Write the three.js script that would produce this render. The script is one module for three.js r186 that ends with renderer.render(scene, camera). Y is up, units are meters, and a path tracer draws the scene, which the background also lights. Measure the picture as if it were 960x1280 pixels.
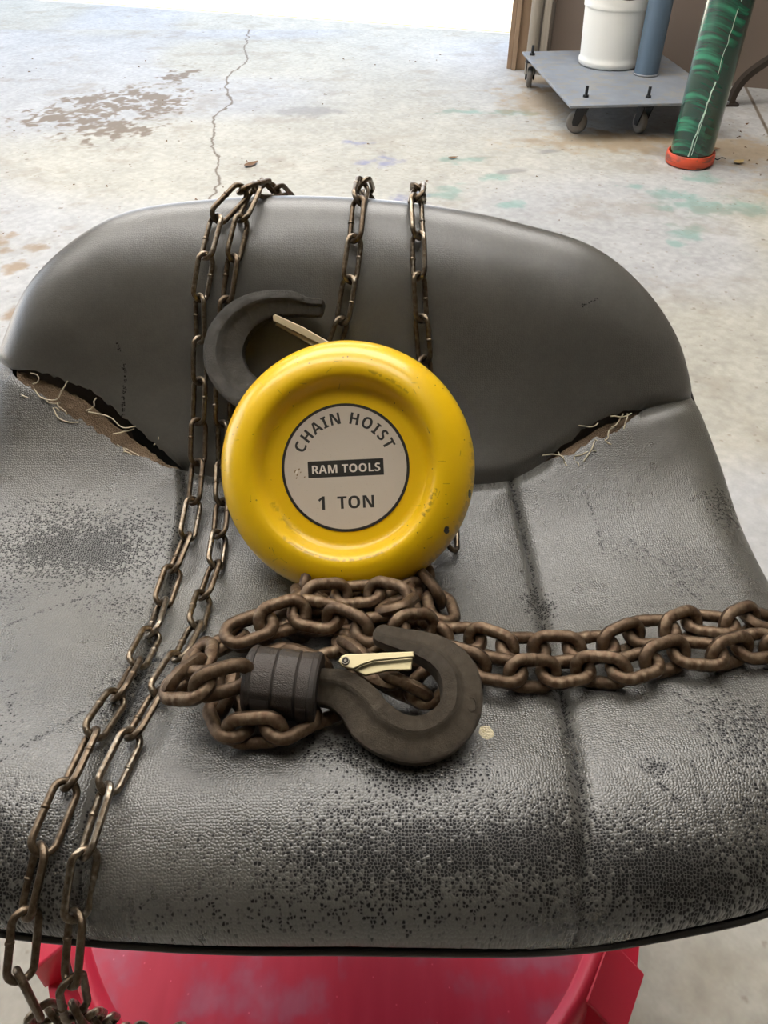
import * as THREE from 'three';
import { mergeGeometries, mergeVertices, toCreasedNormals } from 'three/addons/utils/BufferGeometryUtils.js';
import { RoundedBoxGeometry } from 'three/addons/geometries/RoundedBoxGeometry.js';

// ---------------------------------------------------------------- camera, sky, sun, exposure
const scene = new THREE.Scene();
const camera = new THREE.PerspectiveCamera(67.32, 0.75, 0.03, 200);
camera.position.set(0, 1.0, 0);
camera.lookAt(0, 1.0 - Math.sin(0.750492), -Math.cos(0.750492));          // pitched 43 degrees down
const renderer = new THREE.WebGLRenderer({ antialias: true });
renderer.toneMapping = THREE.LinearToneMapping;
renderer.toneMappingExposure = 1.02;
renderer.shadowMap.enabled = true;
{ // hazy daylight sky: pale horizon, blue overhead
  const w = 64, h = 32, d = new Float32Array(w * h * 4);
  for (let j = 0; j < h; j++) for (let i = 0; i < w; i++) {
    const e = Math.max(0, (j + 0.5) / h * 2 - 1), k = Math.pow(e, 0.55), o = (j * w + i) * 4;
    d[o] = 1.72 - 0.95 * k; d[o + 1] = 1.86 - 0.8 * k; d[o + 2] = 2.02 - 0.45 * k; d[o + 3] = 1;
  }
  const sky = new THREE.DataTexture(d, w, h, THREE.RGBAFormat, THREE.FloatType);
  sky.mapping = THREE.EquirectangularReflectionMapping; sky.magFilter = THREE.LinearFilter; sky.needsUpdate = true;
  scene.background = sky; scene.environment = sky;
  scene.backgroundIntensity = 1.8; scene.environmentIntensity = 1.8;
}
const sun = new THREE.DirectionalLight(0xfff2e2, 25.0);
sun.position.set(-3.48, 20, -1.0); sun.target.position.set(0, 0, -2);
sun.castShadow = true; sun.shadow.mapSize.set(2048, 2048);
Object.assign(sun.shadow.camera, { left: -14, right: 14, top: 14, bottom: -14, near: 0.5, far: 50 });
scene.add(sun, sun.target);

// ---------------------------------------------------------------- helpers
const used = {};
function numbered(name) { const n = used[name] = (used[name] ?? -1) + 1; return n ? name + '_' + String(n).padStart(3, '0') : name; }
function mesh(name, geometry, material, parent) {
  const m = new THREE.Mesh(geometry, material);
  m.name = parent === scene ? numbered(name) : name; m.castShadow = m.receiveShadow = true;
  parent.add(m); return m;
}
function sub(name, geometry, material, parent) {         // a part, numbered among its siblings
  const k = parent.children.filter((c) => c.name.replace(/_\d{3}$/, '') === name).length;
  return mesh(k ? name + '_' + String(k).padStart(3, '0') : name, geometry, material, parent);
}
function thing(name, label, category, group) {
  const g = new THREE.Group(); g.name = numbered(name); scene.add(g);
  g.userData = { label, category }; if (group) g.userData.group = group;
  return g;
}
function tag(o, label, category, group) { Object.assign(o.userData, { label, category }); if (group) o.userData.group = group; return o; }
function struct(name, geometry, material) { const m = new THREE.Mesh(geometry, material); m.name = name; m.userData.kind = 'structure'; m.castShadow = m.receiveShadow = true; scene.add(m); return m; }
function rng(seed) { let a = seed >>> 0; return () => { a = (a + 0x6D2B79F5) >>> 0; let t = Math.imul(a ^ (a >>> 15), 1 | a); t = (t + Math.imul(t ^ (t >>> 7), 61 | t)) ^ t; return ((t ^ (t >>> 14)) >>> 0) / 4294967296; }; }
const V = (x, y, z) => new THREE.Vector3(x, y, z);
const clamp = (x, a = 0, b = 1) => Math.min(b, Math.max(a, x));
const smooth = (a, b, x) => { const t = clamp((x - a) / (b - a)); return t * t * (3 - 2 * t); };
const LAT = (() => { const r = rng(7), t = new Float32Array(65536); for (let i = 0; i < 65536; i++) t[i] = r(); return t; })();
function hash(i, j, k = 0) { return LAT[((i * 73 + j * 9176 + k * 1471) ^ (j << 5) ^ (i >> 3)) & 65535]; }
function noise(x, y, k = 0) {
  const i = Math.floor(x), j = Math.floor(y), u = x - i, v = y - j, a = u * u * (3 - 2 * u), b = v * v * (3 - 2 * v);
  const p = hash(i, j, k), q = hash(i + 1, j, k), r = hash(i, j + 1, k), s = hash(i + 1, j + 1, k);
  return p + (q - p) * a + (r - p) * b + (p - q - r + s) * a * b;
}
function fbm(x, y, oct = 4, k = 0) { let s = 0, a = 0.5, n = 0; for (let o = 0; o < oct; o++) { s += a * noise(x, y, k + o); n += a; a *= 0.5; x = x * 2.03 + 5.1; y = y * 1.97 + 3.7; } return s / n; }
function worley(x, y, k) {                       // [nearest, second nearest, id of the nearest]
  const i0 = Math.floor(x), j0 = Math.floor(y); let a = 9, b = 9, id = 0;
  for (let j = j0 - 1; j <= j0 + 1; j++) for (let i = i0 - 1; i <= i0 + 1; i++) {
    const dx = i + 0.1 + 0.8 * hash(i, j, k) - x, dy = j + 0.1 + 0.8 * hash(i, j, k + 9) - y, d = dx * dx + dy * dy;
    if (d < a) { b = a; a = d; id = hash(i, j, k + 17); } else if (d < b) b = d;
  }
  return [Math.sqrt(a), Math.sqrt(b), id];
}
function worleyGrid(nx, ny, k) {                 // the same, with its points laid out once for cells 0..nx, 0..ny
  const px = new Float32Array(nx * ny), py = new Float32Array(nx * ny), pid = new Float32Array(nx * ny), out = [0, 0, 0];
  for (let j = 0, o = 0; j < ny; j++) for (let i = 0; i < nx; i++, o++) { px[o] = i + 0.1 + 0.8 * hash(i, j, k); py[o] = j + 0.1 + 0.8 * hash(i, j, k + 9); pid[o] = hash(i, j, k + 17); }
  return (x, y) => {
    const i0 = Math.max(1, Math.min(nx - 2, Math.floor(x))), j0 = Math.max(1, Math.min(ny - 2, Math.floor(y))); let a = 9, b = 9, id = 0;
    for (let j = j0 - 1; j <= j0 + 1; j++) for (let o = j * nx + i0 - 1, e = o + 3; o < e; o++) { const dx = px[o] - x, dy = py[o] - y, d = dx * dx + dy * dy; if (d < a) { b = a; a = d; id = pid[o]; } else if (d < b) b = d; }
    out[0] = Math.sqrt(a); out[1] = Math.sqrt(b); out[2] = id; return out;
  };
}
function texture(n, m, fill, srgb = true) {      // fill(i, j) returns [r, g, b] in 0..255
  const d = new Uint8Array(n * m * 4);
  for (let j = 0, o = 0; j < m; j++) for (let i = 0; i < n; i++, o += 4) { const c = fill(i, j); d[o] = clamp(c[0], 0, 255); d[o + 1] = clamp(c[1], 0, 255); d[o + 2] = clamp(c[2], 0, 255); d[o + 3] = 255; }
  const t = new THREE.DataTexture(d, n, m); t.wrapS = t.wrapT = THREE.RepeatWrapping; t.magFilter = THREE.LinearFilter; t.minFilter = THREE.LinearMipmapLinearFilter; t.generateMipmaps = true;
  if (srgb) t.colorSpace = THREE.SRGBColorSpace; t.needsUpdate = true; return t;
}
function again(t, rx, ry) { const c = t.clone(); c.repeat.set(rx, ry); c.needsUpdate = true; return c; }
const segDist = (x, y, a, b) => { const dx = b[0] - a[0], dy = b[1] - a[1], t = clamp(((x - a[0]) * dx + (y - a[1]) * dy) / (dx * dx + dy * dy || 1)); return Math.hypot(x - a[0] - t * dx, y - a[1] - t * dy); };
const lineDist = (x, y, l) => { let d = 9; for (let i = 1; i < l.length; i++) d = Math.min(d, segDist(x, y, l[i - 1], l[i])); return d; };
function bump(t, scale) { return { bumpMap: t, bumpScale: scale }; }
const std = (o) => new THREE.MeshStandardMaterial(o), phys = (o) => new THREE.MeshPhysicalMaterial(o);
const grain = texture(512, 512, (i, j) => { const a = 255 * (0.6 * hash(i, j, 3) + 0.4 * fbm(i / 16, j / 16, 3, 5)); return [a, a, a]; }, false);   // fine casting grain

// ---------------------------------------------------------------- materials
const concrete = (() => {    // one sheet of floor, 5.2 m a side, from x -2.8 and z -5.2; stains lie where the photograph has them
  const stain = [[-1.40, -3.5, 0.19, 0.15], [-1.2, -3.45, 0.2, 0.18], [-1.06, -3.35, 0.16, 0.16], [-1.0, -3.75, 0.14, 0.22], [-1.12, -3.8, 0.2, 0.18], [-0.98, -4.2, 0.11, 0.16], [-1.3, -3.75, 0.14, 0.15]];
  const teal = [[0.99, -2.66, 0.09, 0.09], [1.05, -2.56, 0.12, 0.1], [0.94, -2.36, 0.08, 0.1], [0.93, -2.55, 0.05, 0.05], [0.57, -3.6, 0.13, 0.07], [0.33, -3.6, 0.14, 0.05], [0.89, -2.24, 0.04, 0.05], [0.22, -2.69, 0.08, 0.09], [0.40, -2.84, 0.07, 0.06], [1.2, -2.55, 0.12, 0.06], [0.43, -2.58, 0.04, 0.05], [1.14, -2.84, 0.08, 0.06], [0.87, -2.76, 0.06, 0.05], [0.3, -3.0, 0.1, 0.05]];
  const blue = [[0.0, -3.0, 0.1, 0.06], [0.08, -2.62, 0.1, 0.1], [-0.1, -3.2, 0.08, 0.04]];
  const dark = [[-0.34, -3.6, 0.17, 0.09], [0.62, -3.1, 0.06, 0.04], [0.46, -2.9, 0.08, 0.03], [1.2, -3.1, 0.22, 0.1]];
  const rust = [[-1.07, -2.13, 0.06, 0.06], [-1.06, -2.24, 0.08, 0.05], [-0.98, -1.85, 0.05, 0.07], [-1.2, -2.3, 0.1, 0.06], [0.75, -3.95, 0.2, 0.1], [0.9, -3.3, 0.1, 0.08], [1.1, -3.25, 0.12, 0.07]];
  const soil = [[0.95, -3.22, 0.45, 0.16], [0.72, -3.75, 0.22, 0.3], [1.35, -3.1, 0.35, 0.2], [1.6, -2.7, 0.3, 0.4], [0.75, -4.1, 0.2, 0.12]];
  const crack = [[-0.787, -5.3], [-0.756, -4.75], [-0.702, -4.49], [-0.759, -4.18], [-0.739, -3.97], [-0.672, -3.72], [-0.732, -3.54], [-0.69, -3.38], [-0.691, -3.23], [-0.623, -3.0], [-0.576, -2.76], [-0.589, -2.6], [-0.54, -2.2], [-0.57, -1.8]];
  const joint = [[1.92, -5.2], [1.692, -3.986], [1.558, -3.333], [1.2, -1.6], [0.9, 0]];
  const blob = (l, x, z, n) => { let s = 0; for (const [a, b, c, d] of l) { const q = ((x - a) / c) ** 2 + ((z - b) / d) ** 2; if (q < 3) s = Math.max(s, Math.exp(-q)); } return s === 0 ? 0 : s * n; };
  const N = 1536, K = 5.2 / N;
  return texture(N, N, (i, j) => {
    const x = -2.8 + (i + 0.5) * K, z = -5.2 + (j + 0.5) * K, wx = x + 0.05 * (noise(x * 14, z * 14, 31) - 0.5), wz = z + 0.05 * (noise(x * 14, z * 14, 41) - 0.5);
    const big = fbm(x * 1.7, z * 1.7, 3, 2), mid = fbm(x * 11, z * 11, 4, 12), fine = hash(i, j, 4), pit = noise(x * 75, z * 75, 8), ragged = fbm(x * 26, z * 26, 4, 22);
    let v = 1 + 0.10 * (big - 0.5) + 0.12 * (mid - 0.5) + 0.045 * (fine - 0.5) + 0.10 * (pit - 0.5);
    const warm = smooth(0.4, 0.64, noise(x * 1.3 + 3, z * 1.3, 55));
    let r = (169 - 3 * (1 - warm)) * v, g = 165 * v, b = (155 + 8 * (1 - warm)) * v - 2 * warm;
    const mix = (R, G, B, a) => { a = clamp(a); r += (R - r) * a; g += (G - g) * a; b += (B - b) * a; };
    let s = blob(stain, wx, wz, 1); if (s > 0.02) mix(104, 88, 70, 0.8 * smooth(0.46, 0.62, s * 0.27 + ragged * 0.50 + (mid - 0.5) * 0.3 + noise(x * 70, z * 50, 19) * 0.19) * smooth(0.06, 0.3, s));
    s = blob(teal, wx, wz, 1); if (s > 0.02) mix(108, 148, 136, 0.55 * smooth(0.48, 0.8, s * 0.45 + ragged * 0.6));
    s = blob(blue, wx, wz, 1); if (s > 0.02) mix(104, 108, 152, 0.55 * smooth(0.5, 0.82, s * 0.45 + ragged * 0.6));
    s = blob(dark, wx, wz, 1); if (s > 0.02) mix(112, 110, 108, 0.45 * smooth(0.4, 0.7, s * 0.6 + ragged * 0.4));
    s = blob(rust, wx, wz, 1); if (s > 0.02) mix(132, 104, 72, 0.6 * smooth(0.5, 0.75, s * 0.5 + ragged * 0.55));
    s = blob(soil, wx, wz, 1); if (s > 0.02) mix(148, 122, 88, 0.6 * smooth(0.35, 0.75, s * 0.55 + ragged * 0.45 + (pit - 0.5) * 0.12));
    const speck = worley(x * 21, z * 21, 71); if (speck[2] > 0.93 && speck[0] < 0.05 + 0.16 * (speck[2] - 0.93) * 12 * ragged) mix(104, 92, 78, 0.6 * ragged + .2);
    const sm = worley(x * 60, z * 60, 77); if (sm[2] > 0.95 && sm[0] < 0.2) mix(124, 112, 98, 0.45);
    const dirt = fbm(x * 5, z * 8, 4, 66); mix(128, 116, 98, 0.28 * smooth(0.52, 0.75, dirt * 0.7 + ragged * 0.3));
    const c = x < -0.45 && x > -0.9 ? lineDist(x + 0.035 * (fbm(z * 22, x * 22, 3, 91) - 0.5), z, crack) : 1; if (c < 0.02) mix(96, 84, 70, 0.85 * (1 - smooth(0.002, 0.0065, c)));
    const q = x > 0.85 && x < 2 ? lineDist(x, z, joint) : 1; if (q < 0.02) mix(88, 74, 58, 0.8 * (1 - smooth(0.004, 0.009, q)));
    return [r, g, b];
  });
})();
const M = {
  concrete: std({ map: concrete, roughness: 0.78 }),
  apron: std({ color: 0xd8d0c2, roughness: 0.95, ...bump(again(grain, 40, 40), 0.004) }),
  cladding: std({ color: 0x75675c, roughness: 0.85 }),
  ceiling: std({ color: 0x7c756b, roughness: 0.95 }),
  shellWall: std({ color: 0x70685d, roughness: 0.95 }),
  addedRooflight: phys({ color: 0xeff0ee, roughness: 1, transmission: 0.95, thickness: 0, side: THREE.DoubleSide }),  // sheet for the added roof strips that light the seat from above
  rust: std({ color: 0x7a6654, roughness: 0.9, ...bump(grain, 0.001) }),
  timber: std({ color: 0x9a8066, roughness: 0.8, ...bump(again(grain, 1, 6), 0.002) }),
  timberGrey: std({ color: 0x7d7266, roughness: 0.85, ...bump(again(grain, 1, 6), 0.002) }),
};

// ---------------------------------------------------------------- the garage: floor, yard, walls with the wide doorway, roof
const WALL = new THREE.Matrix4().makeRotationY(-0.314).setPosition(0.64, 0, -4.33);   // x along the doorway wall, z into the garage, origin at the doorway's right jamb
function room(name, sx, sy, sz, x, y, z, m) { const g = new THREE.BoxGeometry(sx, sy, sz); g.translate(x, y, z); g.applyMatrix4(WALL); return struct(name, g, m); }
{
  const g = new THREE.BoxGeometry(9.6, 0.12, 9.47); g.translate(-0.2, -0.06, 3.965); g.applyMatrix4(WALL);
  const p = g.attributes.position, uv = g.attributes.uv;
  for (let i = 0; i < p.count; i++) uv.setXY(i, (p.getX(i) + 2.8) / 5.2, (p.getZ(i) + 5.2) / 5.2);
  struct('floor', g, M.concrete);
  room('ground', 90, 0.1, 90, -1, -0.18, 0, M.apron);
  room('wall_front', 4.2, 3.4, 0.2, 2.1, 1.7, -0.1, M.cladding);
  room('wall_front_upper', 4.4, 0.7, 0.2, -2.2, 3.05, -0.1, M.cladding);
  room('wall_front_far', 0.4, 3.4, 0.2, -4.6, 1.7, -0.1, M.cladding);
  room('wall_left_near', 0.2, 3.4, 1.6, -4.7, 1.7, 0.8, M.shellWall); room('wall_left_far', 0.2, 3.4, 3.5, -4.7, 1.7, 6.95, M.shellWall);
  room('wall_left_upper', 0.2, 0.7, 3.6, -4.7, 3.05, 3.4, M.shellWall);
  room('wall_right', 0.2, 3.4, 8.9, 4.3, 1.7, 4.25, M.shellWall);
  room('wall_back', 9.4, 3.4, 0.2, -0.2, 1.7, 8.6, M.shellWall);
  // roof with two translucent strips, added out of view to brighten the seat
  const roof = new THREE.Shape([[-4.9, -0.4], [4.5, -0.4], [4.5, 8.9], [-4.9, 8.9]].map(([a, b]) => new THREE.Vector2(a, b)));
  for (const [x0, x1, z0, z1] of [[-3.2, 1.6, 0.9, 2.8], [-3.2, 1.6, 3.6, 4.3]]) {
    roof.holes.push(new THREE.Path([[x0, z0], [x0, z1], [x1, z1], [x1, z0]].map(([a, b]) => new THREE.Vector2(a, b))));
    const s = new THREE.PlaneGeometry(x1 - x0 + 0.1, z1 - z0 + 0.1); s.rotateX(-Math.PI / 2); s.translate((x0 + x1) / 2, 3.56, (z0 + z1) / 2); s.applyMatrix4(WALL); struct(z0 < 4 ? 'added_rooflight_1' : 'added_rooflight_2', s, M.addedRooflight);
  }
  const rg = new THREE.ExtrudeGeometry(roof, { depth: 0.15, bevelEnabled: false }); rg.rotateX(Math.PI / 2); rg.translate(0, 3.55, 0); rg.applyMatrix4(WALL); struct('ceiling', rg, M.ceiling);
}
// jamb boards and the steel pipe beside the doorway
for (const [i, [x, z, w, d, m]] of [[-0.012, -0.10, 0.024, 0.24, M.timber], [0.035, 0.012, 0.07, 0.024, M.timber], [0.016, 0.034, 0.022, 0.02, M.timber], [0.13, 0.016, 0.10, 0.032, M.timberGrey]].entries()) {
  const g = new RoundedBoxGeometry(w, 2.64, d, 2, 0.004); g.translate(x, 1.32, z); g.applyMatrix4(WALL); struct('trim_' + (i + 1), g, m);
}
{ const g = new RoundedBoxGeometry(4.4, 0.03, 0.022, 1, 0.003); g.translate(-2.2, -0.012, -0.778); g.applyMatrix4(WALL); struct('trim_5', g, M.rust); }   // steel edge of the slab

// ---------------------------------------------------------------- the stool: seat sheet in (u across, v from front to back along the curve), both in metres
const PROFILE = [[.100, .643], [.140, .647], [.180, .645], [.230, .636], [.280, .622], [.330, .612], [.380, .610], [.420, .618], [.455, .640], [.485, .675], [.510, .715], [.535, .757], [.560, .797], [.585, .837], [.61, .877]];
const profileTable = (() => {
  const c = new THREE.CatmullRomCurve3(PROFILE.map(([d, y]) => V(0, y, -d)), false, 'centripetal'), t = []; let s = 0, last = null;
  for (let i = 0; i <= 600; i++) { const p = c.getPoint(i / 600), g = c.getTangent(i / 600); if (last) s += p.distanceTo(last); last = p; t.push([s, p.y, p.z, g.y, g.z]); }
  return t;
})();
function sheet(v) {                                 // [y, z, normal y, normal z] at v
  const t = profileTable; let lo = 0, hi = 600;
  if (v <= 0) { const a = t[0]; return [a[1] + v * a[3], a[2] + v * a[4], -a[4], a[3]]; }
  if (v >= t[600][0]) { const a = t[600], e = v - a[0]; return [a[1] + e * a[3], a[2] + e * a[4], -a[4], a[3]]; }
  while (hi - lo > 1) { const m = (lo + hi) >> 1; if (t[m][0] <= v) lo = m; else hi = m; }
  const a = t[lo], b = t[hi], k = (v - a[0]) / (b[0] - a[0]), L = (i) => a[i] + (b[i] - a[i]) * k, l = Math.hypot(L(3), L(4));
  return [L(1), L(2), -L(4) / l, L(3) / l];
}
function onSheet(u, v, h) { const [y, z, ny, nz] = sheet(v); return { p: V(u, y + ny * h, z + nz * h), n: V(0, ny, nz) }; }

// outline: [u, v, width of the rolled edge, depth of the rolled edge]
const OUT = [[-.02, .0205, .085, .05], [.09, .021, .085, .05], [.144, .0295, .08, .05], [.19, .0425, .075, .048], [.234, .07, .065, .044], [.258, .115, .055, .038], [.268, .18, .045, .034], [.2715, .25, .042, .03], [.2695, .30, .042, .03], [.262, .355, .042, .03], [.243, .407, .042, .03],
  [.2243, .4515, .045, .03], [.1967, .487, .045, .03], [.1582, .517, .07, .034], [.103, .5345, .085, .036], [.036, .5475, .085, .036], [-.048, .554, .085, .036], [-.126, .552, .085, .036], [-.199, .541, .085, .036], [-.2404, .517, .07, .034], [-.2705, .487, .045, .03], [-.2915, .4515, .045, .03], [-.301, .4335, .042, .03],
  [-.314, .38, .042, .03], [-.324, .31, .042, .03], [-.327, .24, .042, .03], [-.322, .17, .045, .034], [-.308, .11, .055, .038], [-.28, .068, .065, .044], [-.235, .0425, .075, .048], [-.187, .03, .08, .05], [-.143, .025, .085, .05], [-.08, .021, .085, .05]];
const NOUT = OUT.length, outCurve = new THREE.CatmullRomCurve3(OUT.map(([u, v]) => V(u, v, 0)), true, 'centripetal');
const outAt = (k) => { const p = outCurve.getPoint(((k / NOUT) % 1 + 1) % 1); return [p.x, p.y]; };     // k counts control points
const RIM = Array.from({ length: NOUT * 10 }, (_, i) => { const k = i / 10, a = OUT[Math.floor(k) % NOUT], b = OUT[(Math.floor(k) + 1) % NOUT], f = k % 1; return [...outAt(k), a[2] + (b[2] - a[2]) * f, a[3] + (b[3] - a[3]) * f]; });
function rimDist(u, v) {
  let best = 9, at = 0; for (let i = 0; i < RIM.length; i++) { const d = segDist(u, v, RIM[i], RIM[(i + 1) % RIM.length]); if (d < best) { best = d; at = i; } }
  let w = 0, x = 0, y = 0; for (let k = -14; k <= 14; k++) { const q = RIM[(at + k + RIM.length) % RIM.length], g = Math.exp(-(((q[0] - u) ** 2 + (q[1] - v) ** 2) - best * best) / .0006); w += g; x += g * q[2]; y += g * q[3]; }   // the edge's roundness, blended along the rim
  return [best, x / w, y / w];
}
function polyline(list, n) { const c = new THREE.CatmullRomCurve3(list.map(([u, v]) => V(u, v, 0)), false, 'centripetal'); return Array.from({ length: n + 1 }, (_, i) => { const p = c.getPointAt(i / n); return [p.x, p.y]; }); }
const SEAM_REAR = polyline([[-.301, .4335], [-.2285, .4025], [-.1867, .374], [-.1511, .3525], [-.0836, .3415], [0, .339], [.0657, .341], [.0956, .345], [.1324, .365], [.1626, .383], [.1925, .3955], [.243, .407]], 90);
const SEAM_RIGHT = polyline([[.09, .021], [.0934, .046], [.0966, .086], [.0991, .139], [.1015, .212], [.1015, .2815], [.0956, .345]], 50);
const SEAM_LEFT = polyline([[-.143, .025], [-.1426, .039], [-.142, .1], [-.143, .2], [-.1468, .3175], [-.1511, .3525]], 50);
const seamV = (u) => { const s = SEAM_REAR; if (u <= s[0][0]) return s[0][1]; for (let i = 1; i < s.length; i++) if (u <= s[i][0]) return s[i - 1][1] + (s[i][1] - s[i - 1][1]) * (u - s[i - 1][0]) / (s[i][0] - s[i - 1][0]); return s[s.length - 1][1]; };
// how far the burst seam has opened: on the side of the back panel, on the side of the seat panels
const fray = (u, k) => 0.7 + 0.6 * fbm(u * 260, k, 3, 61);
const gapBack = (u) => (u > -.29 && u < -.15 ? .0125 * Math.pow(Math.sin(Math.PI * clamp((u + .283) / .131)), 0.8) * fray(u, 2) : u > .122 && u < .198 ? .0058 * Math.sin(Math.PI * (u - .122) / .076) * (0.2 + 1.6 * fbm(u * 120, 1, 3, 12)) : 0) || 0;
const gapSeat = (u) => (u > -.29 && u < -.15 ? .0135 * Math.pow(Math.sin(Math.PI * clamp((u + .283) / .131)), 0.8) * fray(u, 7) : u > .122 && u < .198 ? .0078 * Math.sin(Math.PI * (u - .122) / .076) * (0.2 + 1.6 * fbm(u * 120, 5, 3, 17)) : 0) || 0;

function cushion(u, v, open) {                      // height of the vinyl over the sheet
  const [d, rx, ry] = rimDist(u, v), ds = Math.min(lineDist(u, v, SEAM_RIGHT), lineDist(u, v, SEAM_LEFT)), dr = lineDist(u, v, SEAM_REAR), dm = Math.min(ds, dr);
  let h = d < rx ? -ry * (1 - Math.sqrt(Math.max(0, 1 - (1 - d / rx) ** 2))) : 0;
  h += 0.007 * (1 - Math.exp(-dm / 0.028)) - 0.0035 * Math.exp(-((ds / 0.0028) ** 2));
  h -= (open ? 0.003 : 0.0055) * Math.exp(-((dr / 0.005) ** 2));
  h += 0.004 * (fbm(u * 14 + 3, v * 14, 3, 44) - 0.5) * smooth(0, 0.05, d);
  h -= 0.0028 * Math.exp(-((lineDist(u, v, CREASE) / 0.0020) ** 2));
  return h;
}
const CREASE = [[-.143, .180], [-.126, .174], [-.110, .168]];
function patch(na, nb, at, lift = cushion) {        // at(a, b) -> [u, v]; uv in metres
  const pos = [], uv = [], idx = [];
  for (let j = 0; j <= nb; j++) for (let i = 0; i <= na; i++) {
    const [u, v, open] = at(i / na, j / nb), q = onSheet(u, v, lift(u, v, open)).p;
    pos.push(q.x, q.y, q.z); uv.push((u + .34) / .64, (v + .02) / .64);
    if (i < na && j < nb) { const o = j * (na + 1) + i; idx.push(o, o + 1, o + na + 2, o, o + na + 2, o + na + 1); }
  }
  const g = new THREE.BufferGeometry();
  g.setAttribute('position', new THREE.Float32BufferAttribute(pos, 3)); g.setAttribute('uv', new THREE.Float32BufferAttribute(uv, 2)); g.setIndex(idx); g.computeVertexNormals();
  return g;
}
const mixP = (a, b, k) => [a[0] + (b[0] - a[0]) * k, a[1] + (b[1] - a[1]) * k];
const alongLine = (l, k) => { const x = clamp(k) * (l.length - 1), i = Math.min(l.length - 2, Math.floor(x)); return mixP(l[i], l[i + 1], x - i); };
const ease = (b) => 1 - (1 - b) ** 1.9;
function seamPoint(u, side) { return [u, seamV(u) + (side > 0 ? gapBack(u) : -gapSeat(u)), gapBack(u) + gapSeat(u) > 0.002]; }
function backPanel() {
  return patch(260, 120, (a, b) => {
    const s = seamPoint(-.301 + .544 * a, 1), t = outAt(22 - 12 * a), e = ease(b); return [...mixP(s, t, e), s[2]];
  });
}
function centrePanel() {
  return patch(150, 220, (a, b) => {
    const f = outAt(31 + 3 * a), r = seamPoint(-.1511 + .2467 * a, -1), e = Math.pow(b, 1.7);
    const l = alongLine(SEAM_LEFT, e), q = alongLine(SEAM_RIGHT, e), straight = mixP(f, r, e), wall = mixP(l, q, a), corner = mixP(mixP(outAt(31), outAt(34), a), mixP(SEAM_REAR[0] && [-.1511, .3525], [.0956, .345], a), e);
    return [straight[0] + wall[0] - corner[0], straight[1] + wall[1] - corner[1], r[2]];
  });
}
function sidePanel(right) {
  const c0 = right ? 1 : 31, c1 = right ? 4 : 28, c2 = right ? 10 : 22, seam = right ? SEAM_RIGHT : SEAM_LEFT, j = right ? .0956 : -.1511, end = right ? .243 : -.301;
  return patch(130, 220, (a0, b0) => {
    const a = right ? ease(a0) : 1 - ease(1 - a0) , t = right ? a : 1 - a, b = Math.pow(b0, 1.5);
    const I = alongLine(seam, b), O = outAt(c1 + (c2 - c1) * b), Fr = outAt(c0 + (c1 - c0) * t), Re = seamPoint(j + (end - j) * t, -1);
    const A = outAt(c0), B = outAt(c1), C = [j, seamV(j)], D = [end, seamV(end)];
    const f = (k) => (1 - t) * I[k] + t * O[k] + (1 - b) * Fr[k] + b * Re[k] - ((1 - t) * (1 - b) * A[k] + t * (1 - b) * B[k] + (1 - t) * b * C[k] + t * b * D[k]);
    return [f(0), f(1), Re[2]];
  });
}
function shellGeometry() {                          // the pan under the vinyl, closed below
  const n = RIM.length, rings = [[.0005, 0], [.001, .006], [.004, .014], [.012, .024], [.035, .030]], pos = [], idx = [];
  const inward = (i) => { const a = RIM[(i + n - 1) % n], b = RIM[(i + 1) % n], l = Math.hypot(b[0] - a[0], b[1] - a[1]); return [-(b[1] - a[1]) / l, (b[0] - a[0]) / l]; };
  for (const [d, h] of rings) for (let i = 0; i < n; i++) { const w = inward(i), q = onSheet(RIM[i][0] + w[0] * d, RIM[i][1] + w[1] * d, -RIM[i][3] - h).p; pos.push(q.x, q.y, q.z); }
  const q = onSheet(-.03, .25, -.085).p; pos.push(q.x, q.y, q.z);
  for (let r = 0; r + 1 < rings.length; r++) for (let i = 0; i < n; i++) { const a = r * n + i, b = r * n + (i + 1) % n; idx.push(a, a + n, b, b, a + n, b + n); }
  for (let i = 0; i < n; i++) idx.push((rings.length - 1) * n + i, rings.length * n, (rings.length - 1) * n + (i + 1) % n);
  const g = new THREE.BufferGeometry(); g.setAttribute('position', new THREE.Float32BufferAttribute(pos, 3)); g.setIndex(idx); g.computeVertexNormals(); return g;
}
function tube(points, r, closed = false, seg = 0, rad = 7) { return new THREE.TubeGeometry(new THREE.CatmullRomCurve3(points, closed, 'centripetal'), seg || points.length * 3, r, rad, closed); }

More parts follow.
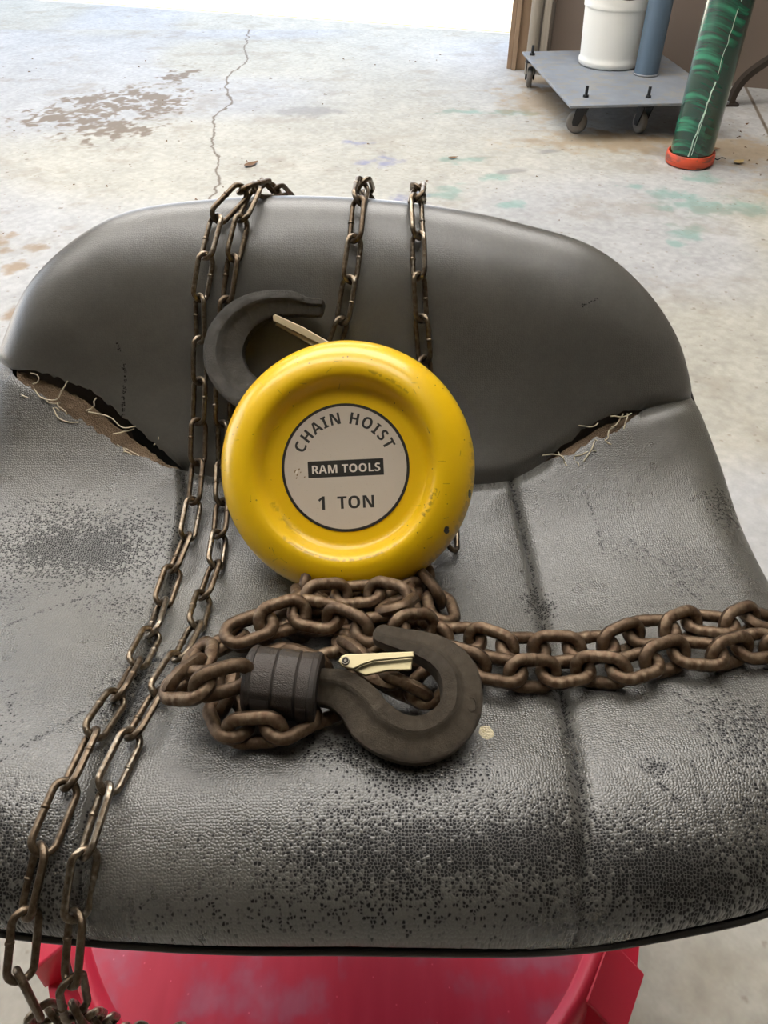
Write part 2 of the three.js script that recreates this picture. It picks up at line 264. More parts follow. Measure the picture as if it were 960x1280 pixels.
// vinyl: grey film worn through to black in pebbles, creases and scuffs that stay where they are on the seat
const [vinylColor, vinylBump, vinylDull] = (() => {
  const wear = [[-.214, .282, .06, .035, 1.15], [-.2, .275, .035, .018, 1.3], [-.19, .262, .04, .02, .8], [.2, .05, .05, .02, 1.1], [.05, .056, .1, .016, 1.15], [.13, .048, .06, .018, 1.2], [-.137, .149, .02, .03, .95], [0, .053, .055, .022, 1], [.044, .057, .04, .024, .95], [.077, .053, .03, .026, 1], [.117, .05, .05, .024, 1], [.15, .043, .045, .024, 1], [-.012, .1, .03, .012, .75], [.024, .084, .035, .016, .85], [.187, .111, .025, .03, .75], [.208, .259, .03, .03, .45], [.25, .318, .016, .02, .8], [-.17, .05, .03, .025, 1],
    [-.19, .06, .03, .03, .9], [-.097, .030, .05, .014, .36], [-.028, .032, .07, .010, .4], [.101, .228, .01, .02, .7], [.095, .1, .008, .06, .6], [.091, .045, .012, .03, .9], [.135, .093, .007, .006, 1.25], [-.172, .228, .03, .02, .5], [-.147, .318, .012, .02, .5], [-.26, .25, .04, .05, .5], [.2, .07, .04, .025, .95], [.18, .28, .03, .02, .4], [-.25, .1, .05, .05, .7]];
  const lines = [[[-.26, .185], [-.237, .197], [-.215, .216], [-.176, .243], [-.152, .255]], [[-.235, .274], [-.208, .3], [-.17, .318]], [[.171, .289], [.192, .263], [.205, .224]], [[.156, .146], [.174, .121], [.192, .093], [.21, .07]], [[.153, .095], [.155, .069], [.162, .059]], [[.126, .029], [.15, .039], [.171, .053], [.19, .08]], [[-.193, .095], [-.175, .113], [-.154, .139]], [[.148, .331], [.153, .304], [.152, .274]], [[-.196, .392], [-.192, .422], [-.196, .445]], [[.145, .473], [.155, .4765]], [[.12, .11], [.13, .09], [.145, .07]]];
  const boxed = lines.map((l) => [l, Math.min(...l.map((q) => q[0])) - .01, Math.max(...l.map((q) => q[0])) + .01, Math.min(...l.map((q) => q[1])) - .01, Math.max(...l.map((q) => q[1])) + .01]);
  const cells = worleyGrid(420, 460, 3), N = 2048, K = .64 / N, color = new Uint8Array(N * N * 4), relief = new Uint8Array(N * N * 4), dull = new Uint8Array(N * N * 4);
  for (let j = 0, o = 0; j < N; j++) for (let i = 0; i < N; i++, o += 4) {
    const u = -.34 + (i + .5) * K, v = -.02 + (j + .5) * K;
    const c = cells((u + .345) * 620, (v + .025) * 700), edge = c[1] - c[0], back = v > .33 && v > seamV(u), n1 = fbm(u * 30, v * 30, 4, 2), n2 = fbm(u * 170, v * 170, 2, 6);
    let pebble = smooth(0.02, 0.45, edge); const flat = back ? .35 : 1;
    let w = 0; for (const [a, b, cc, d, s] of wear) { if (Math.abs(u - a) > cc * 2.3) continue; const x = (u - a) / cc, y = (v - b) / d, q = x * x + y * y; if (q < 5) w = Math.max(w, s * Math.exp(-q * .8)); }
    w = back ? w * .3 : w; w += (n1 - .5) * .55 * smooth(.02, .3, w); let l = 0;
    for (const [p, b0, b1, b2, b3] of boxed) { if (u < b0 || u > b1 || v < b2 || v > b3) continue; const dd = lineDist(u, v + .004 * (n1 - .5), p); if (dd < .006) l = Math.max(l, 1 - smooth(.0004, .0030 * (.4 + n2), dd)); }
    if (l > 0) w = Math.max(w, l * (.35 + .65 * n2));
    const seam = Math.abs(u) > .075 && Math.abs(u) < .165 ? Math.min(lineDist(u, v, u > 0 ? SEAM_RIGHT : SEAM_LEFT)) : 1; if (!back && seam < .006) w = Math.max(w, (1 - smooth(.0006, .0034, seam)) * (.5 + 1.0 * (n2 - .2)));
    if (v > .16 && v < .19 && u < -.1 && u > -.15) w = Math.max(w, (1 - smooth(.0006, .003, lineDist(u, v, CREASE))) * 1.3);
    const thr = .18 + .95 * c[2], bare = .94 * smooth(thr - .14, thr + .14, w) * smooth(.06 + .14 * (1 - clamp(w)), .26 + .30 * (1 - clamp(w)), edge);
    const v0 = 86, t = 1 + .16 * (n1 - .5) + .08 * (n2 - .5) + .05 * (c[2] - .5), dust = back ? 0 : smooth(.55, .8, fbm(u * 9 + 2, v * 9, 4, 77)) * 9;
    let r = v0 * t * 1.01 + dust, g = v0 * t * .99 + dust * .95, b = v0 * t * .93 + dust * .75;
    if (!back && edge < .10) { r *= .97; g *= .97; b *= .97; }
    r += (23 - r) * bare; g += (22 - g) * bare; b += (22 - b) * bare;
    const dab = Math.hypot((u - .053) / .0038, (v - .113) / .0045); if (dab + .5 * (n2 - .5) < 1) { r = 196; g = 182; b = 142; }
    color[o] = r; color[o + 1] = g; color[o + 2] = b; color[o + 3] = 255;
    const e = 255 * clamp(.25 + flat * .5 * pebble - .22 * bare + .12 * (n2 - .5)); relief[o] = relief[o + 1] = relief[o + 2] = e; relief[o + 3] = 255;
    dull[o] = dull[o + 1] = dull[o + 2] = 255 * clamp((back ? .34 : .29) + .30 * bare + .10 * (n1 - .5) + .05 * (n2 - .5)); dull[o + 3] = 255 * (1 - .85 * bare);
  }
  return [color, relief, dull].map((d, k) => { const t = new THREE.DataTexture(d, N, N); t.magFilter = THREE.LinearFilter; t.wrapS = t.wrapT = THREE.RepeatWrapping; if (!k) t.colorSpace = THREE.SRGBColorSpace; t.needsUpdate = true; return t; });
})();
M.vinyl = phys({ map: vinylColor, roughness: 1, roughnessMap: vinylDull, specularIntensityMap: vinylDull, ior: 1.75, ...bump(vinylBump, 0.00042) });
M.shell = std({ color: 0x34322e, roughness: 0.5 });
M.foam = std({ color: 0x5c5146, roughness: 1 });
M.lining = std({ color: 0x7d6a56, roughness: 1, ...bump(again(grain, 3, 3), 0.0008) });
M.thread = std({ color: 0xcabfa6, roughness: 0.9 });
M.chrome = std({ color: 0x8b8b8b, metalness: 1, roughness: 0.25 });
M.black = std({ color: 0x161616, roughness: 0.6 });
M.redTop = std({ map: texture(512, 512, (i, j) => { const n = fbm(i / 40, j / 40, 5, 3), m = fbm(i / 9, j / 60, 3, 9), k = smooth(.45, .75, n) * .8, s = hash(i, j, 2) > .9993 ? 60 : 0; return [222 - 20 * k + 12 * (m - .5) + s, 52 + 58 * k + 18 * (m - .5) + s, 82 + 52 * k + 16 * (m - .5) + s]; }), roughness: 0.5 });
M.redSide = std({ color: 0xdc2a48, roughness: 0.4 });

const stool = thing('rolling_stool', 'round-backed stool seat in cracked grey vinyl over a red plastic base', 'stool');
{
  sub('back_panel', backPanel(), M.vinyl, stool); sub('centre_panel', centrePanel(), M.vinyl, stool);
  sub('side_panel', sidePanel(true), M.vinyl, stool); sub('side_panel', sidePanel(false), M.vinyl, stool);
  const shell = sub('seat_shell', shellGeometry(), M.shell, stool);
  sub('welt', tube(RIM.filter((_, i) => i % 3 === 0).map(([u, v, , ry]) => onSheet(u, v, -ry - .003).p), .0022, true, 440, 6), M.shell, shell);
  // burst seams: torn lining lying over dark foam, loose threads
  const strip = (u0, u1, s0, s1, h0, h1, n = 70, m = 8) => patch(n, m, (a, b) => { const u = u0 + (u1 - u0) * a, lo = seamV(u) - gapSeat(u) - .008, hi = seamV(u) + gapBack(u) + .008; return [u, lo + (hi - lo) * (s0 + (s1 - s0) * b)]; }, (u, v) => { const k = clamp((v - seamV(u) + .02) / .04); return h0 + (h1 - h0) * k + .0025 * (fbm(u * 90, v * 90, 3, 5) - .5); });
  sub('foam', strip(-.292, -.143, -.5, 1.5, -.036, -.040), M.foam, stool); sub('foam', strip(.115, .205, -.6, 1.6, -.034, -.036), M.foam, stool);
  sub('torn_lining', patch(110, 10, (a, b) => { const u = -.277 + .122 * a, lo = seamV(u) - gapSeat(u) - .006, hi = seamV(u) + gapBack(u) * (.42 - .75 * a) + .0035 * (fbm(u * 300, 3, 3, 8) - .5); return [u, lo + Math.max(.002, hi - lo) * b]; }, (u, v) => -.004 - .10 * Math.max(0, v - seamV(u) + .010) + .0022 * (fbm(u * 70, v * 110, 3, 15) - .5)), M.lining, stool);
  sub('torn_lining', patch(60, 6, (a, b) => { const u = .126 + .066 * a, lo = seamV(u) - gapSeat(u) - .005, hi = seamV(u) + gapBack(u) * (.5 * fbm(u * 160, 9, 2, 4) - .25) - .001; return [u, lo + Math.max(.001, hi - lo) * b]; }, (u, v) => -.005 - .25 * Math.max(0, v - seamV(u) + .006) + .002 * (fbm(u * 110, v * 110, 3, 35) - .5)), M.lining, stool);
  const r = rng(21);
  const thread = (pts) => sub('thread', tube(pts.map(([u, v, h]) => onSheet(u, v, h).p), .00055, false, pts.length * 5, 5), M.thread, stool);
  for (let k = 0; k < 22; k++) {
    const left = k < 11, u = left ? -.278 + .12 * Math.pow(r(), 1.3) : .128 + .066 * r(), s = seamV(u) + (r() < .6 ? -gapSeat(u) : gapBack(u)), pts = []; let x = u, y = s - .002, a = r() * 6.28;
    for (let q = 0; q < 5; q++) { pts.push([x, y, -.001 + .003 * r() + .001]); a += (r() - .5) * 1.6; x += .0042 * Math.cos(a); y += .003 * Math.sin(a); }
    thread(pts);
  }
  thread([[-.262, .412, .001], [-.255, .405, .004], [-.245, .404, .003], [-.240, .411, .003], [-.236, .418, .002]]);
  thread([[-.248, .398, .002], [-.243, .390, .004], [-.236, .387, .003], [-.229, .387, .002]]);
  thread([[-.222, .395, .001], [-.206, .391, .001], [-.196, .383, .002], [-.186, .384, .003]]);
  thread([[.158, .373, .002], [.155, .366, .004], [.149, .357, .003]]);
  // column, base tray with lugs, castors
  const cx = -.04, cz = -.35;
  const col = sub('column', new THREE.LatheGeometry([[0, .2], [.045, .2], [.045, .3], [.028, .31], [.028, .545], [.07, .55], [.07, .565], [0, .565]].map(([a, b]) => new THREE.Vector2(a, b)), 32), M.chrome, stool); col.position.set(cx, 0, cz);
  const tray = sub('base_tray', new THREE.LatheGeometry([[0, .262], [.244, .262], [.248, .264], [.252, .270], [.258, .2705], [.2635, .266], [.267, .25], [.272, .20], [.299, .196], [.301, .190], [.296, .184], [.27, .188], [.26, .235], [0, .24]].map(([a, b]) => new THREE.Vector2(a, b)).reverse(), 128), M.redSide, stool); tray.position.set(cx, 0, cz);
  const deck = new THREE.CircleGeometry(.246, 96); deck.rotateX(-Math.PI / 2); deck.translate(0, .2632, 0); { const p = deck.attributes.position, uv = deck.attributes.uv; for (let i = 0; i < p.count; i++) uv.setXY(i, p.getX(i) * 2, p.getZ(i) * 2); }
  sub('tray_deck', deck, M.redTop, tray);
  const lug = (() => { const s = new THREE.Shape([[.255, .262], [.262, .2665], [.297, .238], [.300, .195], [.268, .195]].map(([a, b]) => new THREE.Vector2(a, b))); const g = new THREE.ExtrudeGeometry(s, { depth: .054, bevelEnabled: true, bevelSize: .002, bevelThickness: .002, bevelSegments: 2 }); g.translate(0, 0, -.027); return g; })();
  for (let k = 0; k < 14; k++) { const m = sub('lug', lug, M.redSide, tray); m.rotation.y = -(.5485 + k * Math.PI / 7); }
  for (let k = 0; k < 5; k++) {
    const a = .12 + k * 1.2566, c = new THREE.Group(); c.name = 'castor' + (k ? '_00' + k : ''); c.position.set(cx + .262 * Math.cos(a), 0, cz + .262 * Math.sin(a)); c.rotation.y = -a + .5; stool.add(c);
    const w = new THREE.CylinderGeometry(.032, .032, .022, 28); w.rotateX(Math.PI / 2); w.translate(.012, .032, 0); sub('wheel', w, M.black, c);
    const f = mergeGeometries([new THREE.BoxGeometry(.04, .05, .004).translate(.008, .05, .015), new THREE.BoxGeometry(.04, .05, .004).translate(.008, .05, -.015), new THREE.BoxGeometry(.05, .006, .05).translate(0, .078, 0), new THREE.CylinderGeometry(.012, .012, .16, 16).translate(0, .158, 0)]); sub('fork', f, M.black, c);
  }
}

// ---------------------------------------------------------------- chains: every link a part
function linkGeometry(pitch, wire, width, weld) {     // inner length = pitch; lies in the xy plane, long along x
  const R = (width - wire) / 2, half = (pitch + wire) / 2 - R, arc = Math.PI * R, total = 4 * half + 2 * arc, ns = 44, nr = 9, pos = [], uv = [], idx = [];
  const at = (s) => {
    s = ((s % total) + total) % total;
    if (s < 2 * half) return [-half + s, -R, 0, -1];
    s -= 2 * half; if (s < arc) { const a = -Math.PI / 2 + s / R; return [half + R * Math.cos(a), R * Math.sin(a), Math.cos(a), Math.sin(a)]; }
    s -= arc; if (s < 2 * half) return [half - s, R, 0, 1];
    s -= 2 * half; const a = Math.PI / 2 + s / R; return [-half + R * Math.cos(a), R * Math.sin(a), Math.cos(a), Math.sin(a)];
  };
  const ss = []; for (let i = 0; i < ns; i++) ss.push(i / ns * total);
  for (const e of [-.0011, -.0005, 0, .0005, .0011]) ss.push(half * weld[0] + half + e * wire / .004);
  ss.sort((a, b) => a - b); ss.push(total);
  ss.forEach((s, i) => {
    const [x, y, nx, ny] = at(s), w = Math.abs(s - half * (1 + weld[0])) < .0008 * wire / .004 ? weld[1] : 1, r = wire / 2 * w;
    for (let j = 0; j <= nr; j++) { const a = j / nr * 2 * Math.PI, c = Math.cos(a), q = Math.sin(a); pos.push(x + nx * r * c, y + ny * r * c, r * q); uv.push(s * 30, j / nr * .4); }
    if (i + 1 < ss.length) for (let j = 0; j < nr; j++) { const o = i * (nr + 1) + j; idx.push(o, o + nr + 1, o + 1, o + 1, o + nr + 1, o + nr + 2); }
  });
  const g = new THREE.BufferGeometry(); g.setAttribute('position', new THREE.Float32BufferAttribute(pos, 3)); g.setAttribute('uv', new THREE.Float32BufferAttribute(uv, 2)); g.setIndex(idx); g.computeVertexNormals(); return g;
}
const oxide = (a, b, k) => texture(256, 256, (i, j) => { const n = clamp(fbm(i / 14, j / 14, 4, k) * 1.6 - .3), h = .93 + .14 * hash(i, j, k); return [0, 1, 2].map((c) => (a[c] + (b[c] - a[c]) * n) * h); });
M.handSteel = [std({ map: oxide([132, 121, 104], [94, 80, 64], 5), metalness: 0.85, roughness: 0.32 }), std({ map: oxide([122, 109, 92], [86, 70, 54], 9), metalness: 0.8, roughness: 0.36 }), std({ map: oxide([158, 150, 136], [106, 90, 72], 15), metalness: 0.9, roughness: 0.28 })];
M.loadSteel = [std({ map: oxide([118, 100, 80], [84, 64, 47], 25), metalness: 0.65, roughness: 0.38, ...bump(grain, 0.0002) }), std({ map: oxide([130, 112, 90], [84, 62, 45], 29), metalness: 0.65, roughness: 0.36, ...bump(grain, 0.0002) })];
const HAND = { pitch: .0292, geo: [linkGeometry(.0292, .0038, .0155, [.1, 1.22]), linkGeometry(.0292, .0038, .0155, [-.25, 1.18])], mats: M.handSteel, roll: [.72, -.80] };
const LOAD = { pitch: .0198, geo: [linkGeometry(.0198, .0073, .0232, [.1, 1.08]), linkGeometry(.0198, .0073, .0232, [-.1, 1.06])], mats: M.loadSteel, roll: [.2, 1.35] };
function layChain(parent, points, kind, { from = 0, seed = 1, wobble = .12, flip = 0, roll = kind.roll, most = 999 } = {}) {
  const c = new THREE.CatmullRomCurve3(points.map((q) => q.p), false, 'centripetal'), n = new THREE.CatmullRomCurve3(points.map((q) => q.n), false, 'centripetal'), r = rng(seed);
  const steps = 1500, ps = c.getPoints(steps); let i = 0, k = 0, A = null;
  let s = 0; while (i < steps && s < from) { s += ps[i + 1].distanceTo(ps[i]); i++; }
  A = ps[i];
  while (k < most) {
    let j = i; while (j < steps && ps[j].distanceTo(A) < kind.pitch) j++;
    if (j >= steps) break;
    const B = ps[j], x = B.clone().sub(A).normalize(), up = n.getPoint((i + j) / 2 / steps); up.addScaledVector(x, -up.dot(x)).normalize();
    const z = up, y = z.clone().cross(x), link = sub('link', kind.geo[Math.floor(r() * kind.geo.length)], kind.mats[Math.floor(r() * kind.mats.length)], parent);
    const m = new THREE.Matrix4().makeBasis(x, y, z), q = new THREE.Quaternion().setFromRotationMatrix(m); q.multiply(new THREE.Quaternion().setFromAxisAngle(V(1, 0, 0), roll[(k + flip) % 2] + (r() - .5) * 2 * wobble + (r() < .5 ? Math.PI : 0)));
    link.quaternion.copy(q); link.position.copy(A).add(B).multiplyScalar(.5); k++;
    A = B; i = j;
  }
  return k;
}
const SV = (list) => list.map(([u, v, h, lean = 0]) => { const q = onSheet(u, v, lean ? h : h + cushion(u, v)), n = q.n, t = V(0, n.z, -n.y); if (t.y < 0) t.negate(); q.n = n.clone().multiplyScalar(Math.cos(lean)).addScaledVector(t, Math.sin(lean)); return q; });
const W3 = (list, n = V(0, .3, 1)) => list.map(([x, y, z]) => ({ p: V(x, y, z), n: n.clone().normalize() }));

const handLeft = thing('hand_chain', 'long thin steel chain laid double down the left side of the grey seat', 'chain');
{ // over the back edge, down the seat, off the front edge
  layChain(handLeft, [...SV([[-.076, .548, -.100, 2.6], [-.080, .556, -.070, 2.2], [-.086, .563, -.042, 1.5], [-.094, .562, -.020, 1.0], [-.106, .550, -.004, .5], [-.120, .533, .003, .2], [-.125, .511, .008], [-.131, .486, .008], [-.132, .456, .008], [-.134, .426, .008], [-.136, .396, .009], [-.136, .365, .011], [-.137, .331, .011], [-.137, .296, .008], [-.141, .267, .008], [-.144, .238, .008], [-.142, .201, .008], [-.144, .169, .008], [-.145, .140, .008], [-.149, .110, .008], [-.152, .082, .008], [-.156, .060, .009], [-.161, .040, .010], [-.164, .030, .011]]),
    ...W3([[-.167, .600, -.110], [-.166, .582, -.106], [-.166, .560, -.108], [-.170, .535, -.114], [-.173, .505, -.120], [-.178, .45, -.13], [-.184, .40, -.135], [-.185, .33, -.14], [-.186, .29, -.141], [-.192, .272, -.16], [-.205, .271, -.19]])], HAND, { seed: 3, from: .012 });
  layChain(handLeft, [...SV([[-.070, .546, -.100, 2.6], [-.073, .553, -.070, 2.2], [-.080, .560, -.044, 1.5], [-.090, .560, -.022, 1.0], [-.098, .545, -.003, .5], [-.105, .514, .008], [-.111, .488, .008], [-.113, .462, .008], [-.118, .404, .009], [-.118, .341, .011], [-.115, .291, .008], [-.113, .262, .008], [-.115, .227, .008], [-.114, .199, .008], [-.117, .165, .008], [-.122, .137, .008], [-.127, .110, .008], [-.132, .087, .008], [-.136, .061, .009], [-.140, .040, .010], [-.142, .030, .011]]),
    ...W3([[-.144, .600, -.110], [-.146, .582, -.106], [-.149, .560, -.107], [-.153, .535, -.112], [-.157, .505, -.118], [-.166, .45, -.129], [-.170, .40, -.134], [-.171, .33, -.139], [-.171, .29, -.14], [-.168, .272, -.16], [-.160, .271, -.19]])], HAND, { seed: 8, from: .004, flip: 1 });
}
const handBack = thing('hand_chain', 'thin steel chain hung as two strands over the seat back behind the yellow hoist', 'chain');
{
  layChain(handBack, SV([[-.010, .548, -.100, 2.6], [-.011, .556, -.070, 2.2], [-.014, .563, -.042, 1.5], [-.016, .561, -.020, 1.0], [-.018, .548, -.003, .5], [-.0195, .533, .002, .2], [-.021, .514, .008], [-.025, .488, .008], [-.031, .457, .008], [-.038, .440, .009], [-.044, .41, .012], [-.044, .38, .02]]), HAND, { seed: 12, from: .018, flip: 1 });
  layChain(handBack, SV([[.028, .545, -.100, 2.6], [.027, .553, -.070, 2.2], [.026, .560, -.042, 1.5], [.025, .558, -.020, 1.0], [.023, .546, -.003, .5], [.022, .532, .002, .2], [.025, .516, .008], [.025, .489, .008], [.027, .460, .008], [.029, .440, .008], [.031, .41, .01], [.030, .38, .015]]), HAND, { seed: 15, from: .012 });
  layChain(handBack, SV([[.022, .300, .024], [.040, .303, .012], [.056, .302, .009], [.060, .286, .008], [.044, .270, .009]]), HAND, { seed: 19 });
}
const loadChain = thing('load_chain', 'thick rusty chain heaped under the hook and trailing off to the right edge', 'chain');
{
  const up = { n: null };
  layChain(loadChain, SV([[-.005, .182, .014], [.018, .176, .014], [.037, .170, .013], [.059, .175, .013], [.073, .164, .013], [.091, .170, .012], [.107, .167, .014], [.123, .167, .012], [.143, .179, .013], [.162, .177, .014], [.183, .189, .013], [.202, .184, .013], [.223, .195, .012], [.245, .193, .006], [.268, .196, -.008], [.29, .196, -.03]]), LOAD, { seed: 4, wobble: .25 });
  layChain(loadChain, SV([[-.005, .152, .014], [.02, .158, .013], [.043, .153, .013], [.065, .144, .012], [.082, .148, .013], [.098, .148, .014], [.118, .153, .012], [.127, .146, .012], [.147, .152, .012], [.168, .160, .012], [.190, .157, .012], [.210, .168, .011], [.224, .170, .010], [.246, .170, .004], [.27, .171, -.012], [.292, .17, -.035]]), LOAD, { seed: 6, wobble: .25, flip: 1 });
  // the heap
  layChain(loadChain, SV([[.03, .140, .013], [.013, .120, .014], [.000, .128, .022], [-.012, .146, .020], [-.022, .166, .014], [-.006, .184, .012], [.018, .194, .012], [.020, .216, .012], [-.006, .226, .012], [-.034, .218, .012], [-.052, .198, .013], [-.072, .184, .012], [-.098, .166, .012], [-.106, .140, .012]]), LOAD, { seed: 9, wobble: .5 });
  layChain(loadChain, SV([[-.084, .137, .013], [-.081, .112, .013], [-.066, .096, .013], [-.050, .104, .015], [-.036, .116, .013], [-.014, .128, .013]]), LOAD, { seed: 13, wobble: .4, flip: 1 });
  layChain(loadChain, SV([[-.084, .158, .026], [-.066, .168, .028], [-.046, .176, .030], [-.026, .170, .028], [-.008, .160, .026], [.014, .166, .026], [.032, .178, .018]]), LOAD, { seed: 17, wobble: .5 });
  layChain(loadChain, SV([[-.060, .184, .026], [-.042, .196, .026], [-.022, .204, .022], [0, .200, .026], [.014, .186, .028], [.004, .172, .034]]), LOAD, { seed: 27, wobble: .5 });
  layChain(loadChain, SV([[-.070, .146, .012], [-.048, .154, .013], [-.026, .142, .012], [-.010, .160, .012], [.004, .172, .012]]), LOAD, { seed: 41, wobble: .5 });
  layChain(loadChain, SV([[-.064, .196, .012], [-.046, .184, .013], [-.024, .190, .012], [-.004, .206, .012], [.022, .226, .011]]), LOAD, { seed: 43, wobble: .5, flip: 1 });
  layChain(loadChain, SV([[-.044, .200, .022], [-.048, .222, .014], [-.040, .246, .014], [-.030, .266, .018]]), LOAD, { seed: 23, wobble: .4 });
  layChain(loadChain, SV([[.036, .196, .012], [.034, .216, .012], [.022, .238, .014], [.010, .258, .018]]), LOAD, { seed: 25, wobble: .4 });
  layChain(loadChain, SV([[-.100, .150, .022], [-.098, .128, .026], [-.106, .112, .032], [-.092, .108, .036], [-.073, .115, .036], [-.055, .119, .034]]), LOAD, { seed: 31, wobble: .3, roll: [.35, 1.5] });
}

// ---------------------------------------------------------------- forged hooks and the hoist
function sweepHook(list, half, name) {   // list [x, y, width]; outer edge thin, inner edge thick
  const n = 90, cc = new THREE.CatmullRomCurve3(list.map(([x, y]) => V(x, y, 0)), false, 'centripetal'), wc = new THREE.CatmullRomCurve3(list.map(([, , w], i) => V(i, w, 0)), false, 'centripetal');
  const pos = [], uv = [], idx = [], SEC = [[1, .62], [.96, .9], [.80, 1], [.55, 1.0], [.30, .98], [.18, .86], [.06, .70], [-.10, .62], [-.5, .55], [-.85, .50], [-.97, .38], [-1, .12]];
  const ring = [...SEC, ...SEC.slice().reverse().map(([a, b]) => [a, -b])], m = ring.length;
  for (let i = 0; i <= n; i++) {
    const t = i / n, p = cc.getPoint(t), g = cc.getTangent(t), w = wc.getPoint(t).y / 2, k = 1 - .0;
    const side = V(-g.y, g.x, 0), tip = Math.sqrt(1 - (1 - clamp(t / .05)) ** 2) * Math.sqrt(1 - (1 - clamp((1 - t) / .05)) ** 2), sh = half * Math.min(1, w / .0105) * (0.3 + .7 * tip), ww = w * (0.3 + .7 * tip);
    ring.forEach(([a, b], j) => { pos.push(p.x + side.x * a * ww, p.y + side.y * a * ww, b * sh * k); uv.push(t * 6, j / m * 2); });
  }
  for (let i = 0; i < n; i++) for (let j = 0; j < m; j++) { const a = i * m + j, b = i * m + (j + 1) % m; idx.push(a, b, a + m, b, b + m, a + m); }
  for (const [i, f] of [[0, 1], [n, 0]]) { const c = pos.length / 3, p = cc.getPoint(i / n); pos.push(p.x, p.y, 0); uv.push(0, 0); for (let j = 0; j < m; j++) { const a = i * m + j, b = i * m + (j + 1) % m; f ? idx.push(c, b, a) : idx.push(c, a, b); } }
  const g = new THREE.BufferGeometry(); g.setAttribute('position', new THREE.Float32BufferAttribute(pos, 3)); g.setAttribute('uv', new THREE.Float32BufferAttribute(uv, 2)); g.setIndex(idx); g.computeVertexNormals();
  return toCreasedNormals(g, 0.7);
}
function orient(group, o, n) { const z = V(...n).normalize(), x = V(1, 0, 0); x.addScaledVector(z, -x.dot(z)).normalize(); const y = z.clone().cross(x); group.quaternion.setFromRotationMatrix(new THREE.Matrix4().makeBasis(x, y, z)); group.position.set(...o); }
function plateShape(pts, depth, z, bevel = .0006) { const g = new THREE.ExtrudeGeometry(new THREE.Shape(pts.map(([x, y]) => new THREE.Vector2(x, y))), { depth, bevelEnabled: true, bevelSize: bevel, bevelThickness: bevel, bevelSegments: 2, curveSegments: 16 }); g.translate(0, 0, z); return g; }
const forged = (k, a, b) => texture(512, 512, (i, j) => { const n = clamp(fbm(i / 60, j / 60, 5, k) * 1.7 - .35), h = .9 + .2 * hash(i, j, k), s = hash(i >> 1, j >> 1, k + 3) > .9985 ? 1.35 : 1; return [0, 1, 2].map((c) => (a[c] + (b[c] - a[c]) * n) * h * s); });
M.hookBlack = std({ map: forged(3, [80, 77, 72], [64, 61, 55]), roughness: 0.5, metalness: 0.35, ...bump(grain, 0.0006) });
M.hookBrown = std({ map: forged(8, [94, 84, 70], [76, 66, 53]), roughness: 0.52, metalness: 0.3, ...bump(grain, 0.0008) });
M.latch = std({ color: 0xb7a888, metalness: 0.7, roughness: 0.42 });
M.brass = std({ color: 0xa39877, metalness: 0.75, roughness: 0.4 });
M.sleeve = std({ map: forged(13, [70, 66, 62], [54, 46, 40]), roughness: 0.5, metalness: 0.4, ...bump(grain, 0.0004) });
M.darkSteel = std({ color: 0x2a2724, metalness: 0.5, roughness: 0.5 });
M.bolt = std({ color: 0x6a655c, metalness: 0.9, roughness: 0.4 });

